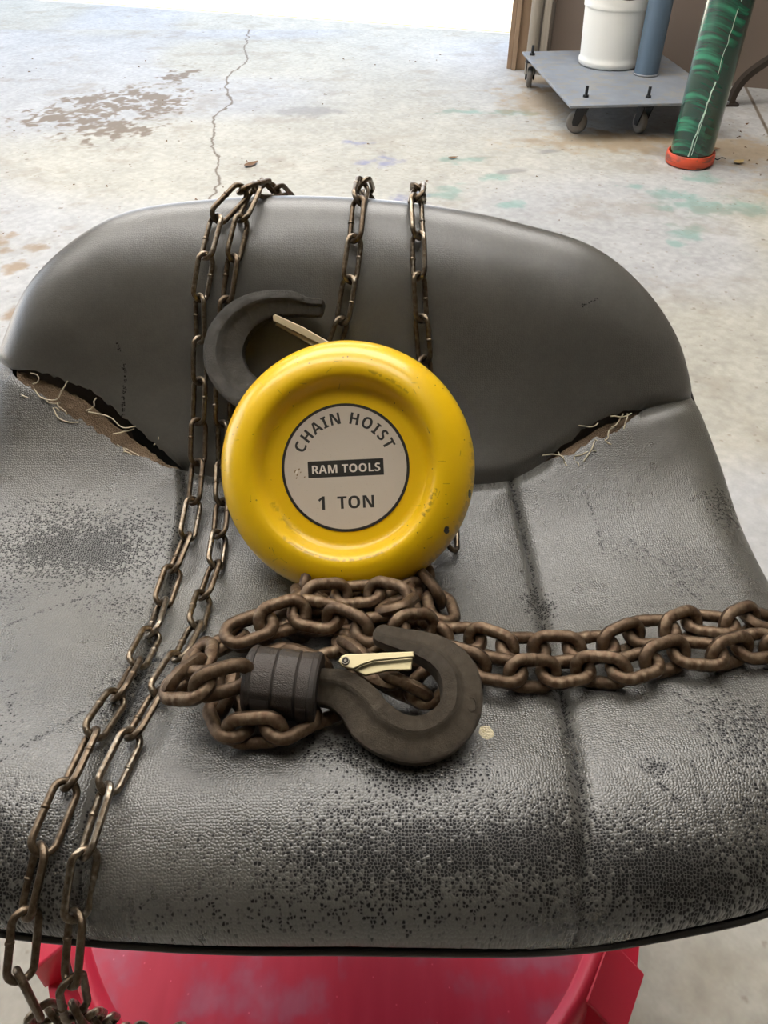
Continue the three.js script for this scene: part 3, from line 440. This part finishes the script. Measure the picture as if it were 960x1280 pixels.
{ // lower hook with its swivel sleeve
  const t = thing('load_hook', 'large brown forged hook with brass latch lying on the rusty chain heap', 'hook'); orient(t, [.0122, .6663, -.2212], [0, .951, .309]);
  sub('hook', sweepHook([[-.0480, .0037, .0179], [-.0414, .0033, .0179], [-.0337, .0016, .0195], [-.0250, -.0049, .0217], [-.0177, -.0141, .0231], [-.0074, -.0207, .0221], [.0044, -.0230, .0220], [.0163, -.0188, .0218], [.0251, -.0093, .0212], [.0272, .0016, .0211], [.0249, .0125, .0206], [.0174, .0210, .0183], [.0071, .0262, .0155], [-.0038, .0292, .0130], [-.0122, .0319, .0114], [-.0176, .0341, .0093]], .0105), M.hookBrown, t);
  const L = sub('latch', plateShape([[-.0344, .0140], [-.0333, .0164], [-.031, .0172], [.0022, .0186], [.0026, .0168], [-.0175, .0148], [-.024, .0125], [-.0275, .0106], [-.0325, .0118]], .0008, .0115), M.brass, t);
  L.userData.label = 'brass safety latch';
  sub('latch_fold', plateShape([[-.0265, .0108], [-.024, .0126], [-.0175, .0150], [.0018, .0168], [.0012, .0114], [-.010, .0112], [-.0215, .0086]], .0008, .0072), M.brass, L);
  const rv = new THREE.CylinderGeometry(.0019, .0022, .0022, 18); rv.rotateX(Math.PI / 2); rv.translate(-.0315, .0140, .0134); sub('rivet', rv, M.bolt, L);
  const rvh = new THREE.TorusGeometry(.0011, .0004, 6, 16); rvh.translate(-.0315, .0140, .0146); sub('rivet_rim', rvh, M.darkSteel, L);
  // sleeve: two halves with grooves and seams
  const prof = [[0, .0], [.0162, 0], [.0176, .0012], [.0182, .0022], [.0182, .0040], [.0176, .0045], [.0176, .0145], [.0171, .0150], [.0171, .0156], [.0176, .0161], [.0176, .0258], [.0171, .0263], [.0171, .0269], [.0176, .0274], [.0176, .0330], [.0180, .0336], [.0180, .0358], [.0170, .0370], [0, .0370]];
  const s = sub('sleeve', toCreasedNormals(new THREE.LatheGeometry(prof.map(([a, b]) => new THREE.Vector2(a, b)), 56), .5), M.sleeve, t); s.position.set(-.0817, .0083, 0); s.rotation.z = -Math.PI / 2 - .113;
  const pad = (x0, x1, a, w) => { const g = new THREE.LatheGeometry([[.0172, x0], [.0182, x0], [.0182, x1], [.0172, x1]].map(([q, y]) => new THREE.Vector2(q, y)), 12, a - w / 2, w); sub('clamp_pad', toCreasedNormals(g, .5), M.sleeve, s); };
  pad(.0052, .0142, 1.05, .55); pad(.0052, .0142, 2.05, .8); pad(.0278, .0326, 1.25, .7);
  // raised forging mark on the bend
  const mark = new THREE.TorusGeometry(.0034, .0006, 6, 24); mark.scale(.7, 1, 1); mark.translate(.0312, -.0058, .0056); sub('raised_mark', mark, M.hookBrown, t);
  const bar = new RoundedBoxGeometry(.0011, .0062, .0011, 2, .0004); bar.translate(.0342, -.0040, .0052); sub('raised_mark', bar, M.hookBrown, t);
}
{ // the hoist: dished yellow cover over dark side plates, gear housing and the top hook
  const N = [-.0534, .6610, .7485], t = thing('chain_hoist', 'round yellow one ton chain hoist with white label on the grey seat', 'hoist'); orient(t, [-.0240, .6863, -.3775], N);
  const R = .0822, prof = [[0, .006], [.041, .006], [.0470, .0060], [.0500, .0066], [.0520, .0085], [.0545, .0128], [.0565, .0155], [.0590, .0168], [.0625, .0169], [.0680, .0155], [.0730, .0122], [.0772, .0080], [.0800, .0030], [.0815, -.0030], [R, -.0100], [R, -.0240], [.0815, -.0245], [.0806, -.0240], [.0806, -.0100], [0, -.0005]];
  const scuff = texture(1024, 1024, (i, j) => {
    const x = (i - 512) / 512, y = (j - 512) / 512, r = Math.hypot(x, y), n = fbm(x * 6, y * 6, 4, 3), f = fbm(x * 40, y * 40, 3, 8); let c = [240, 194, 2].map((q) => q * (1 + .03 * (n - .5)));
    const to = (d, a) => { a = clamp(a); c = c.map((q, k) => q + (d[k] - q) * a); };
    const w = worley(x * 26 + 3, y * 26, 14); if (w[2] > .95 && w[0] < .06 + .12 * f && r > .58) to([110, 86, 22], .7);
    const w2 = worley(x * 12, y * 12, 24); if (w2[2] > .88 && r > .6) { const a = w2[2] * 90, l = Math.abs((x * 12 - Math.floor(x * 12) - .5) * Math.cos(a) + (y * 12 - Math.floor(y * 12) - .5) * Math.sin(a)); if (l < .035 && w2[0] < .42) to([150, 118, 26], .45 * f * 1.6); }
    const arc = (r0, a0, a1, wd, s, col) => { const a = Math.atan2(y, x), d = Math.abs(r - r0); if (a > a0 && a < a1 && d < wd) to(col, s * smooth(.40, .62, f) * (1 - d / wd)); };
    arc(.735, .85, 1.35, .02, .6, [150, 118, 30]); arc(.70, -2.3, -.9, .018, .6, [160, 124, 26]); arc(.70, -.55, -.2, .03, .8, [140, 108, 30]); arc(.62, -2.7, -2.2, .03, .5, [160, 124, 30]); arc(.97, -1.2, .2, .04, .3, [130, 100, 24]);
    const chip = Math.hypot((x - .77) / .022, (y + .475) / .026); if (chip + (f - .5) < 1) to([40, 32, 18], .95);
    const chip2 = Math.hypot((x - .95) / .012, (y + .20) / .03); if (chip2 + (f - .5) < 1) to([60, 48, 20], .9);
    return c;
  });
  M.yellow = phys({ map: scuff, roughness: 0.38, clearcoat: 0.5, clearcoatRoughness: 0.16 });
  const cover = new THREE.LatheGeometry(prof.map(([a, b]) => new THREE.Vector2(a, b)).reverse(), 128); cover.rotateX(Math.PI / 2);
  { const p = cover.attributes.position, uv = cover.attributes.uv; for (let i = 0; i < p.count; i++) uv.setXY(i, .5 + p.getX(i) / R / 2, .5 + p.getY(i) / R / 2); }
  const cm = sub('cover', cover, M.yellow, t);
  // printed label
  const cv = document.createElement('canvas'); cv.width = cv.height = 1024; const c = cv.getContext('2d');
  c.fillStyle = '#2a2620'; c.fillRect(0, 0, 1024, 1024); c.fillStyle = '#cfc3b2'; c.beginPath(); c.arc(512, 512, 490, 0, 7); c.fill();
  const rr = rng(5); for (let k = 0; k < 260; k++) { c.fillStyle = `rgba(${r255(rr, 150, 190)},${r255(rr, 135, 170)},${r255(rr, 115, 150)},.22)`; c.beginPath(); c.ellipse(rr() * 1024, rr() * 1024, 2 + 5 * rr(), 1 + 3 * rr(), rr() * 3, 0, 7); c.fill(); }
  function r255(f, a, b) { return Math.round(a + (b - a) * f()); }
  c.fillStyle = '#2b2823'; c.textAlign = 'center'; c.textBaseline = 'middle'; c.translate(512, 512); c.rotate(-.045);
  c.font = 'bold 128px sans-serif'; const word = 'CHAIN HOIST', widths = [...word].map((q) => c.measureText(q).width + 14), span = widths.reduce((a, b) => a + b, 0); let x = -span / 2;
  for (let k = 0; k < word.length; k++) { const a = (x + widths[k] / 2) / 400; c.save(); c.rotate(a); c.fillText(word[k], 0, -395); c.restore(); x += widths[k]; }
  c.fillRect(-300, -62, 606, 132); c.fillStyle = '#e6ddcf'; c.font = 'bold 92px sans-serif'; const tw = c.measureText('RAM TOOLS').width; c.save(); c.scale(560 / tw, 1); c.fillText('RAM TOOLS', 3, 6); c.restore();
  c.fillStyle = '#2b2823'; c.font = 'bold 150px sans-serif'; c.save(); c.translate(-196, 276); c.fillText('1', 0, 0); c.restore(); c.font = 'bold 138px sans-serif'; c.save(); c.translate(76, 278); const tn = c.measureText('TON').width; c.scale(310 / tn, 1); c.fillText('TON', 0, 0); c.restore();
  c.fillStyle = 'rgba(120,95,60,.8)'; for (const [a, b, q] of [[-400, 10, 9], [-388, 40, 6], [-372, -4, 6], [-395, 64, 5], [-330, 60, 5], [-360, 20, 4]]) { c.beginPath(); c.ellipse(a, b, q, q * 1.6, .6, 0, 7); c.fill(); } c.fillStyle = '#e8e0d2'; c.beginPath(); c.ellipse(-394, 16, 8, 14, .4, 0, 7); c.fill();
  const map = new THREE.CanvasTexture(cv); map.colorSpace = THREE.SRGBColorSpace;
  const disc = new THREE.CylinderGeometry(.0404, .0404, .0004, 96); disc.rotateX(Math.PI / 2); disc.translate(0, 0, .0062);
  { const p = disc.attributes.position, uv = disc.attributes.uv; for (let i = 0; i < p.count; i++) uv.setXY(i, .5 + p.getX(i) / .0808, .5 + p.getY(i) / .0808); }
  const label = sub('label_disc', disc, phys({ map, roughness: 0.5, clearcoat: 0.3, clearcoatRoughness: 0.3 }), cm); label.userData.label = 'round off-white label reading CHAIN HOIST, RAM TOOLS, 1 TON';
  // body behind the cover
  const ring = (r0, r1, z0, z1) => { const g = toCreasedNormals(new THREE.LatheGeometry([[r0, z0], [r1, z0], [r1, z1], [r0, z1], [r0, z0]].map(([a, b]) => new THREE.Vector2(a, b)), 72), .5); g.rotateX(Math.PI / 2); return g; };
  sub('side_plate', ring(0, .0790, -.0305, -.0275), M.darkSteel, t); sub('hand_wheel', ring(0, .058, -.0275, -.0110), M.darkSteel, t);
  sub('gear_housing', ring(0, .050, -.064, -.0305), M.darkSteel, t); sub('side_plate', ring(0, .064, -.052, -.049), M.darkSteel, t);
  for (let k = 0; k < 3; k++) { const a = .5 + k * 2.094, g = new THREE.CylinderGeometry(.0045, .0045, .022, 14); g.rotateX(Math.PI / 2); g.translate(.058 * Math.cos(a), .058 * Math.sin(a), -.0395); sub('tie_bolt', g, M.bolt, t); }
}
{ // top hook of the hoist, traced in its own plane, then made a part of the hoist
  const hoist = scene.getObjectByName('chain_hoist');
  const t = new THREE.Mesh(sweepHook([[.0432, .0238, .0100], [.0406, .0242, .0118], [.0361, .0244, .0124], [.0300, .0252, .0128], [.0255, .0264, .0150], [.0183, .0274, .0172], [.0073, .0273, .0182], [-.0048, .0242, .0210], [-.0158, .0176, .0239], [-.0238, .0081, .0262], [-.0278, -.0034, .0273], [-.0265, -.0160, .0273], [-.0189, -.0288, .0261], [-.0055, -.0387, .0249], [.0118, -.0459, .0237], [.0347, -.0519, .0236]].reverse(), .0105), M.hookBlack);
  t.name = 'top_hook'; t.castShadow = t.receiveShadow = true; t.userData.label = 'smooth black forged top hook'; orient(t, [-.0850, .7154, -.4798], [-.0910, .7099, .6984]); t.updateMatrixWorld(true); hoist.updateMatrixWorld(true); hoist.attach(t);
  const L = sub('latch', mergeGeometries([plateShape([[.0082, .0180], [.0094, .0186], [.0290, .0092], [.0480, -.0022], [.0480, -.0058], [.030, .0036], [.0084, .0150]], .0008, .0050),
    plateShape([[.0095, .0128], [.0110, .0148], [.030, .0040], [.0480, -.0060], [.0470, -.0096], [.0360, -.0030], [.0250, .0040]], .0008, .0024)]), M.latch, t); L.userData.label = 'pale steel safety latch';
  for (const y of [-.0010, -.0064]) { const g = new RoundedBoxGeometry(.0075, .0012, .0012, 2, .0004); g.rotateZ(.12); g.translate(-.0345, y, .0056); sub('raised_mark', g, M.hookBlack, t); }
}

// ---------------------------------------------------------------- along the wall
M.platePaint = std({ map: texture(512, 512, (i, j) => { const n = fbm(i / 50, j / 50, 5, 4), m = smooth(.5, .68, fbm(i / 26, j / 26, 4, 14)); const v = 1 + .16 * (n - .5); return [126 * v + 8 * m, 131 * v + 2 * m, 138 * v - 8 * m]; }), roughness: 0.6 });
M.whitePlastic = std({ color: 0xe4e2da, roughness: 0.45 });
M.bluePlastic = std({ map: texture(256, 256, (i, j) => { const n = fbm(i / 20, j / 60, 4, 6), v = 1 + .14 * (n - .5); return [88 * v, 106 * v, 122 * v]; }), roughness: 0.5 });
M.greyPaint = std({ map: texture(256, 256, (i, j) => { const n = fbm(i / 16, j / 30, 4, 16), v = 1 + .22 * (n - .5); return [150 * v, 140 * v, 126 * v]; }), roughness: 0.6, metalness: 0.2 });
M.rubberGrey = std({ color: 0x76716a, roughness: 0.7 });
M.rustDark = std({ color: 0x3d342c, roughness: 0.7, metalness: 0.3 });
M.film = phys({ map: texture(1024, 1024, (i, j) => { // wound stretch film: bands of trapped air across the winding, a crease running up
  const u = i / 1024, v = j / 1024, band = fbm(u * 1.6 + 1, v * 80 + 1.4 * Math.sin(u * 6.28), 4, 3), patch = smooth(.36, .56, fbm(u * 1.5, v * 4, 3, 9)), k = smooth(.36, .78, band) * (.25 + .75 * patch); return [10 + 26 * k, 56 + 72 * k, 42 + 52 * k];
}), roughness: 0.22, clearcoat: 0.8, clearcoatRoughness: 0.12 });
M.filmCrease = std({ color: 0xbfd8c4, roughness: 0.5 });
M.orange = std({ map: texture(256, 256, (i, j) => { const n = smooth(.5, .72, fbm(i / 22, j / 22, 4, 2)); return [208 - 70 * n, 80 - 8 * n, 48 + 8 * n]; }), roughness: 0.5 });
const lathe = (p, n = 48) => new THREE.LatheGeometry(p.map(([a, b]) => new THREE.Vector2(a, b)), n);

const dolly = thing('wheeled_dolly', 'flat blue-grey steel plate on small castors against the brown wall', 'dolly');
{
  dolly.position.set(.71, 0, -3.194); dolly.rotation.y = .085;
  const plate = new RoundedBoxGeometry(.625, .010, .85, 2, .002); plate.translate(.3125, .130, -.425);
  { const p = plate.attributes.position, uv = plate.attributes.uv; for (let i = 0; i < p.count; i++) uv.setXY(i, p.getX(i) * 1.6, p.getZ(i) * 1.6); }
  sub('plate', plate, M.platePaint, dolly);
  const castor = (x, z, turn) => {
    const c = new THREE.Group(), n = dolly.children.filter((q) => q.name.startsWith('castor')).length; c.name = n ? 'castor_00' + n : 'castor'; c.position.set(x, 0, z); c.rotation.y = turn; dolly.add(c);
    const w = lathe([[0, -.013], [.030, -.013], [.036, -.012], [.041, -.008], [.042, 0], [.041, .008], [.036, .012], [.030, .013], [0, .013]], 36); w.rotateX(Math.PI / 2); w.translate(.02, .042, 0); sub('wheel', w, M.rubberGrey, c);
    const cheek = (z0) => plateShape([[-.022, .108], [.022, .108], [.034, .045], [.030, .032], [.010, .032], [.004, .045]], .003, z0);
    const hub = new THREE.CylinderGeometry(.009, .009, .044, 16); hub.rotateX(Math.PI / 2); hub.translate(.02, .042, 0);
    sub('fork', mergeGeometries([cheek(.017), cheek(-.020), new THREE.CylinderGeometry(.027, .027, .014, 24).translate(0, .113, 0).toNonIndexed(), hub.toNonIndexed()].map((g) => { g.deleteAttribute('uv'); return g; })), M.black, c);
    const b = mergeGeometries([new THREE.CylinderGeometry(.006, .006, .042, 12).translate(0, .153, 0), new THREE.CylinderGeometry(.012, .012, .008, 6).translate(0, .139, 0)]); sub('bolt', b, M.black, c);
  };
  castor(.09, -.11, 2.6); castor(.33, -.08, 1.75); castor(.03, -.78, 1.3); castor(.50, -.78, .9); castor(.56, -.10, 2.0);
}
{
  const b = thing('bucket', 'white plastic bucket standing on the dolly beside the blue pipe', 'bucket'); b.position.set(.985, .136, -3.815);
  sub('bucket_wall', lathe([[0, 0], [.122, 0], [.128, .006], [.131, .016], [.1315, .026], [.127, .031], [.1275, .044], [.137, .215], [.141, .218], [.142, .234], [.138, .238], [.141, .350], [.145, .352], [.146, .372], [.139, .374], [.134, .3], [.122, .01], [0, .008]], 72), M.whitePlastic, b);
  const lid = sub('lid', lathe([[.0, .378], [.135, .378], [.148, .382], [.149, .360], [.146, .358], [.146, .376], [0, .374]], 64), M.whitePlastic, b);
  sub('bail_handle', tube([V(-.15, .33, 0), V(-.13, .30, .09), V(0, .262, .158), V(.13, .30, .09), V(.15, .33, 0)], .0025, false, 40, 6), M.bolt, b);
}
{
  const p = thing('blue_pipe', 'dusty blue-grey pipe standing upright on the dolly beside the white bucket', 'pipe'); p.position.set(1.108, .136, -3.645);
  sub('pipe_wall', lathe([[.040, 1.5], [.049, 1.5], [.049, .002], [.047, 0], [.040, 0], [.040, 1.5]].reverse(), 48), M.bluePlastic, p);
  sub('weld_bead', new THREE.TorusGeometry(.050, .004, 8, 40).rotateX(Math.PI / 2).translate(0, .003, 0), M.platePaint, p);
}
{
  const p = thing('steel_pipe', 'grey steel pipe standing against the wall beside the doorway jamb', 'pipe'); p.position.set(.712, 0, -4.215);
  sub('pipe_wall', lathe([[.02, 2.5], [.026, 2.5], [.026, .001], [.02, 0], [.02, 2.5]].reverse(), 32), M.greyPaint, p);
  const g = new RoundedBoxGeometry(.035, 2.5, .012, 2, .003); g.translate(.052, 1.25, -.004); g.rotateY(-.314); sub('track', g, M.greyPaint, p);
}
{
  const p = thing('film_roll', 'tall roll of dark green stretch film standing on an orange end cap', 'roll'); p.position.set(1.132, 0, -2.975);
  const g = lathe([[0, .02], [.071, .02], [.0745, .026], [.075, .05], [.075, 1.55], [.07, 1.56], [0, 1.56]], 64); { const uv = g.attributes.uv, q = g.attributes.position; for (let i = 0; i < uv.count; i++) uv.setXY(i, uv.getX(i) * 2, q.getY(i) * 1.0); }
  sub('film', g, M.film, p);
  const cr = rng(33), run = (pts, r) => sub('film_crease', tube(pts.map(([a, y]) => V(.0755 * Math.sin(a), y, .0755 * Math.cos(a))), r, false, pts.length * 6, 5), M.filmCrease, p);
  const jag = (a0, y0, a1, y1, n, r, w) => run(Array.from({ length: n + 1 }, (_, i) => [a0 + (a1 - a0) * i / n + (cr() - .5) * w, y0 + (y1 - y0) * i / n]), r);
  jag(-.46, .045, -.12, .29, 14, .0024, .05); jag(-.10, .31, .02, .50, 10, .0010, .08); jag(.04, .52, .12, .72, 12, .0013, .10); jag(.20, .66, .30, .80, 8, .0012, .10); jag(.16, .76, .24, 1.05, 14, .0013, .08);
  run([[-.32, .05], [-.27, .12], [-.2, .2]], .0012);
  const cap = sub('end_cap', lathe([[0, .004], [.078, 0], [.085, .004], [.087, .020], [.085, .038], [.080, .041], [.077, .036], [.077, .012], [0, .010]], 64), M.orange, p); cap.rotation.z = .03; cap.rotation.x = .02; cap.position.y = .004;
  const wire = tube([V(.085, .02, 0), V(.10, .015, .01), V(.115, .02, .004), V(.13, .018, .006)], .002, false, 20, 6); sub('wire_tie', wire, M.black, p);
}
{ // black cable sagging along the wall
  const o = mesh('cable', tube([V(.98, 1.0, -3.98), V(1.12, .62, -3.96), V(1.24, .50, -3.93), V(1.36, .455, -3.90), V(1.50, .46, -3.86), V(1.66, .55, -3.82)], .011, false, 60, 10), M.black, scene); tag(o, 'black cable sagging along the brown wall behind the green roll', 'cable');
}
{ // bent steel bar standing on the floor at the right edge
  const bar = new THREE.Shape([[-.02, -.012], [.02, -.012], [.02, .012], [-.02, .012]].map(([a, b]) => new THREE.Vector2(a, b)));
  const g = new THREE.ExtrudeGeometry(bar, { steps: 40, bevelEnabled: false, extrudePath: new THREE.CatmullRomCurve3([V(1.52, .0, -3.70), V(1.53, .06, -3.70), V(1.56, .115, -3.70), V(1.66, .20, -3.69), V(1.80, .30, -3.68), V(1.98, .42, -3.66)], false, 'centripetal') });
  const t = thing('bent_bar', 'dark bent steel bar leaning up from the floor at the right edge', 'bar'); sub('bar', g, M.rustDark, t);
  sub('foot', new RoundedBoxGeometry(.07, .012, .05, 2, .003).translate(1.52, .006, -3.70), M.rustDark, t);
}
M.leaf = std({ color: 0xb39a66, roughness: 0.9, side: THREE.DoubleSide }); M.leafDark = std({ color: 0x6d5034, roughness: 0.9, side: THREE.DoubleSide });
function leafGeo(l, w, curl) { const n = 10, pos = [], idx = []; for (let i = 0; i <= n; i++) { const t = i / n, ww = w * Math.sin(Math.PI * Math.pow(t, .8)) + .0006; for (let j = -1; j <= 1; j++) pos.push((t - .5) * l, .002 + curl * ((t - .5) ** 2 * 2 + Math.abs(j) * .35 * Math.sin(Math.PI * t)), j * ww); } for (let i = 0; i < n; i++) for (let j = 0; j < 2; j++) { const o = i * 3 + j; idx.push(o, o + 1, o + 4, o, o + 4, o + 3); } const g = new THREE.BufferGeometry(); g.setAttribute('position', new THREE.Float32BufferAttribute(pos, 3)); g.setIndex(idx); g.computeVertexNormals(); return g; }
{
  const a = mesh('dry_leaf', leafGeo(.05, .016, .014), M.leaf, scene); a.position.set(1.315, .001, -2.97); a.rotation.y = .5; tag(a, 'curled pale dry leaf on the floor right of the orange cap', 'leaf');
  const b = mesh('dry_leaf', leafGeo(.05, .01, .01), M.leafDark, scene); b.position.set(1.27, .001, -3.12); b.rotation.y = -.3; tag(b, 'dark brown dry leaf on the floor behind the green roll', 'leaf');
  const c = mesh('dry_leaf', leafGeo(.04, .008, .008), M.leafDark, scene); c.position.set(.26, .001, -3.02); c.rotation.y = .2; tag(c, 'small brown leaf on open floor beyond the two back chain strands', 'leaf');
  const d = mesh('dry_leaf', leafGeo(.07, .016, .01), M.leafDark, scene); d.position.set(-.49, .001, -2.95); d.rotation.y = .9; tag(d, 'brown leaf lying just right of the long floor crack', 'leaf');
  const r = rng(51), chips = [];
  for (let k = 0; k < 130; k++) { const near = k < 60, x = near ? 1.26 + .5 * r() : -1.9 + 2.5 * r(), z = near ? -3.5 + 1.2 * r() : -4.6 + 2.6 * r(), g = new THREE.TetrahedronGeometry(.003 + .006 * r() * r()); g.scale(1 + 1.6 * r(), .5, 1); g.rotateY(r() * 6); g.translate(x, .002, z); chips.push(g); }
  const l = mesh('floor_litter', mergeGeometries(chips), M.leafDark, scene); l.userData.kind = 'stuff'; tag(l, 'scattered brown crumbs and grit over the concrete floor', 'litter');
}
renderer.render(scene, camera);
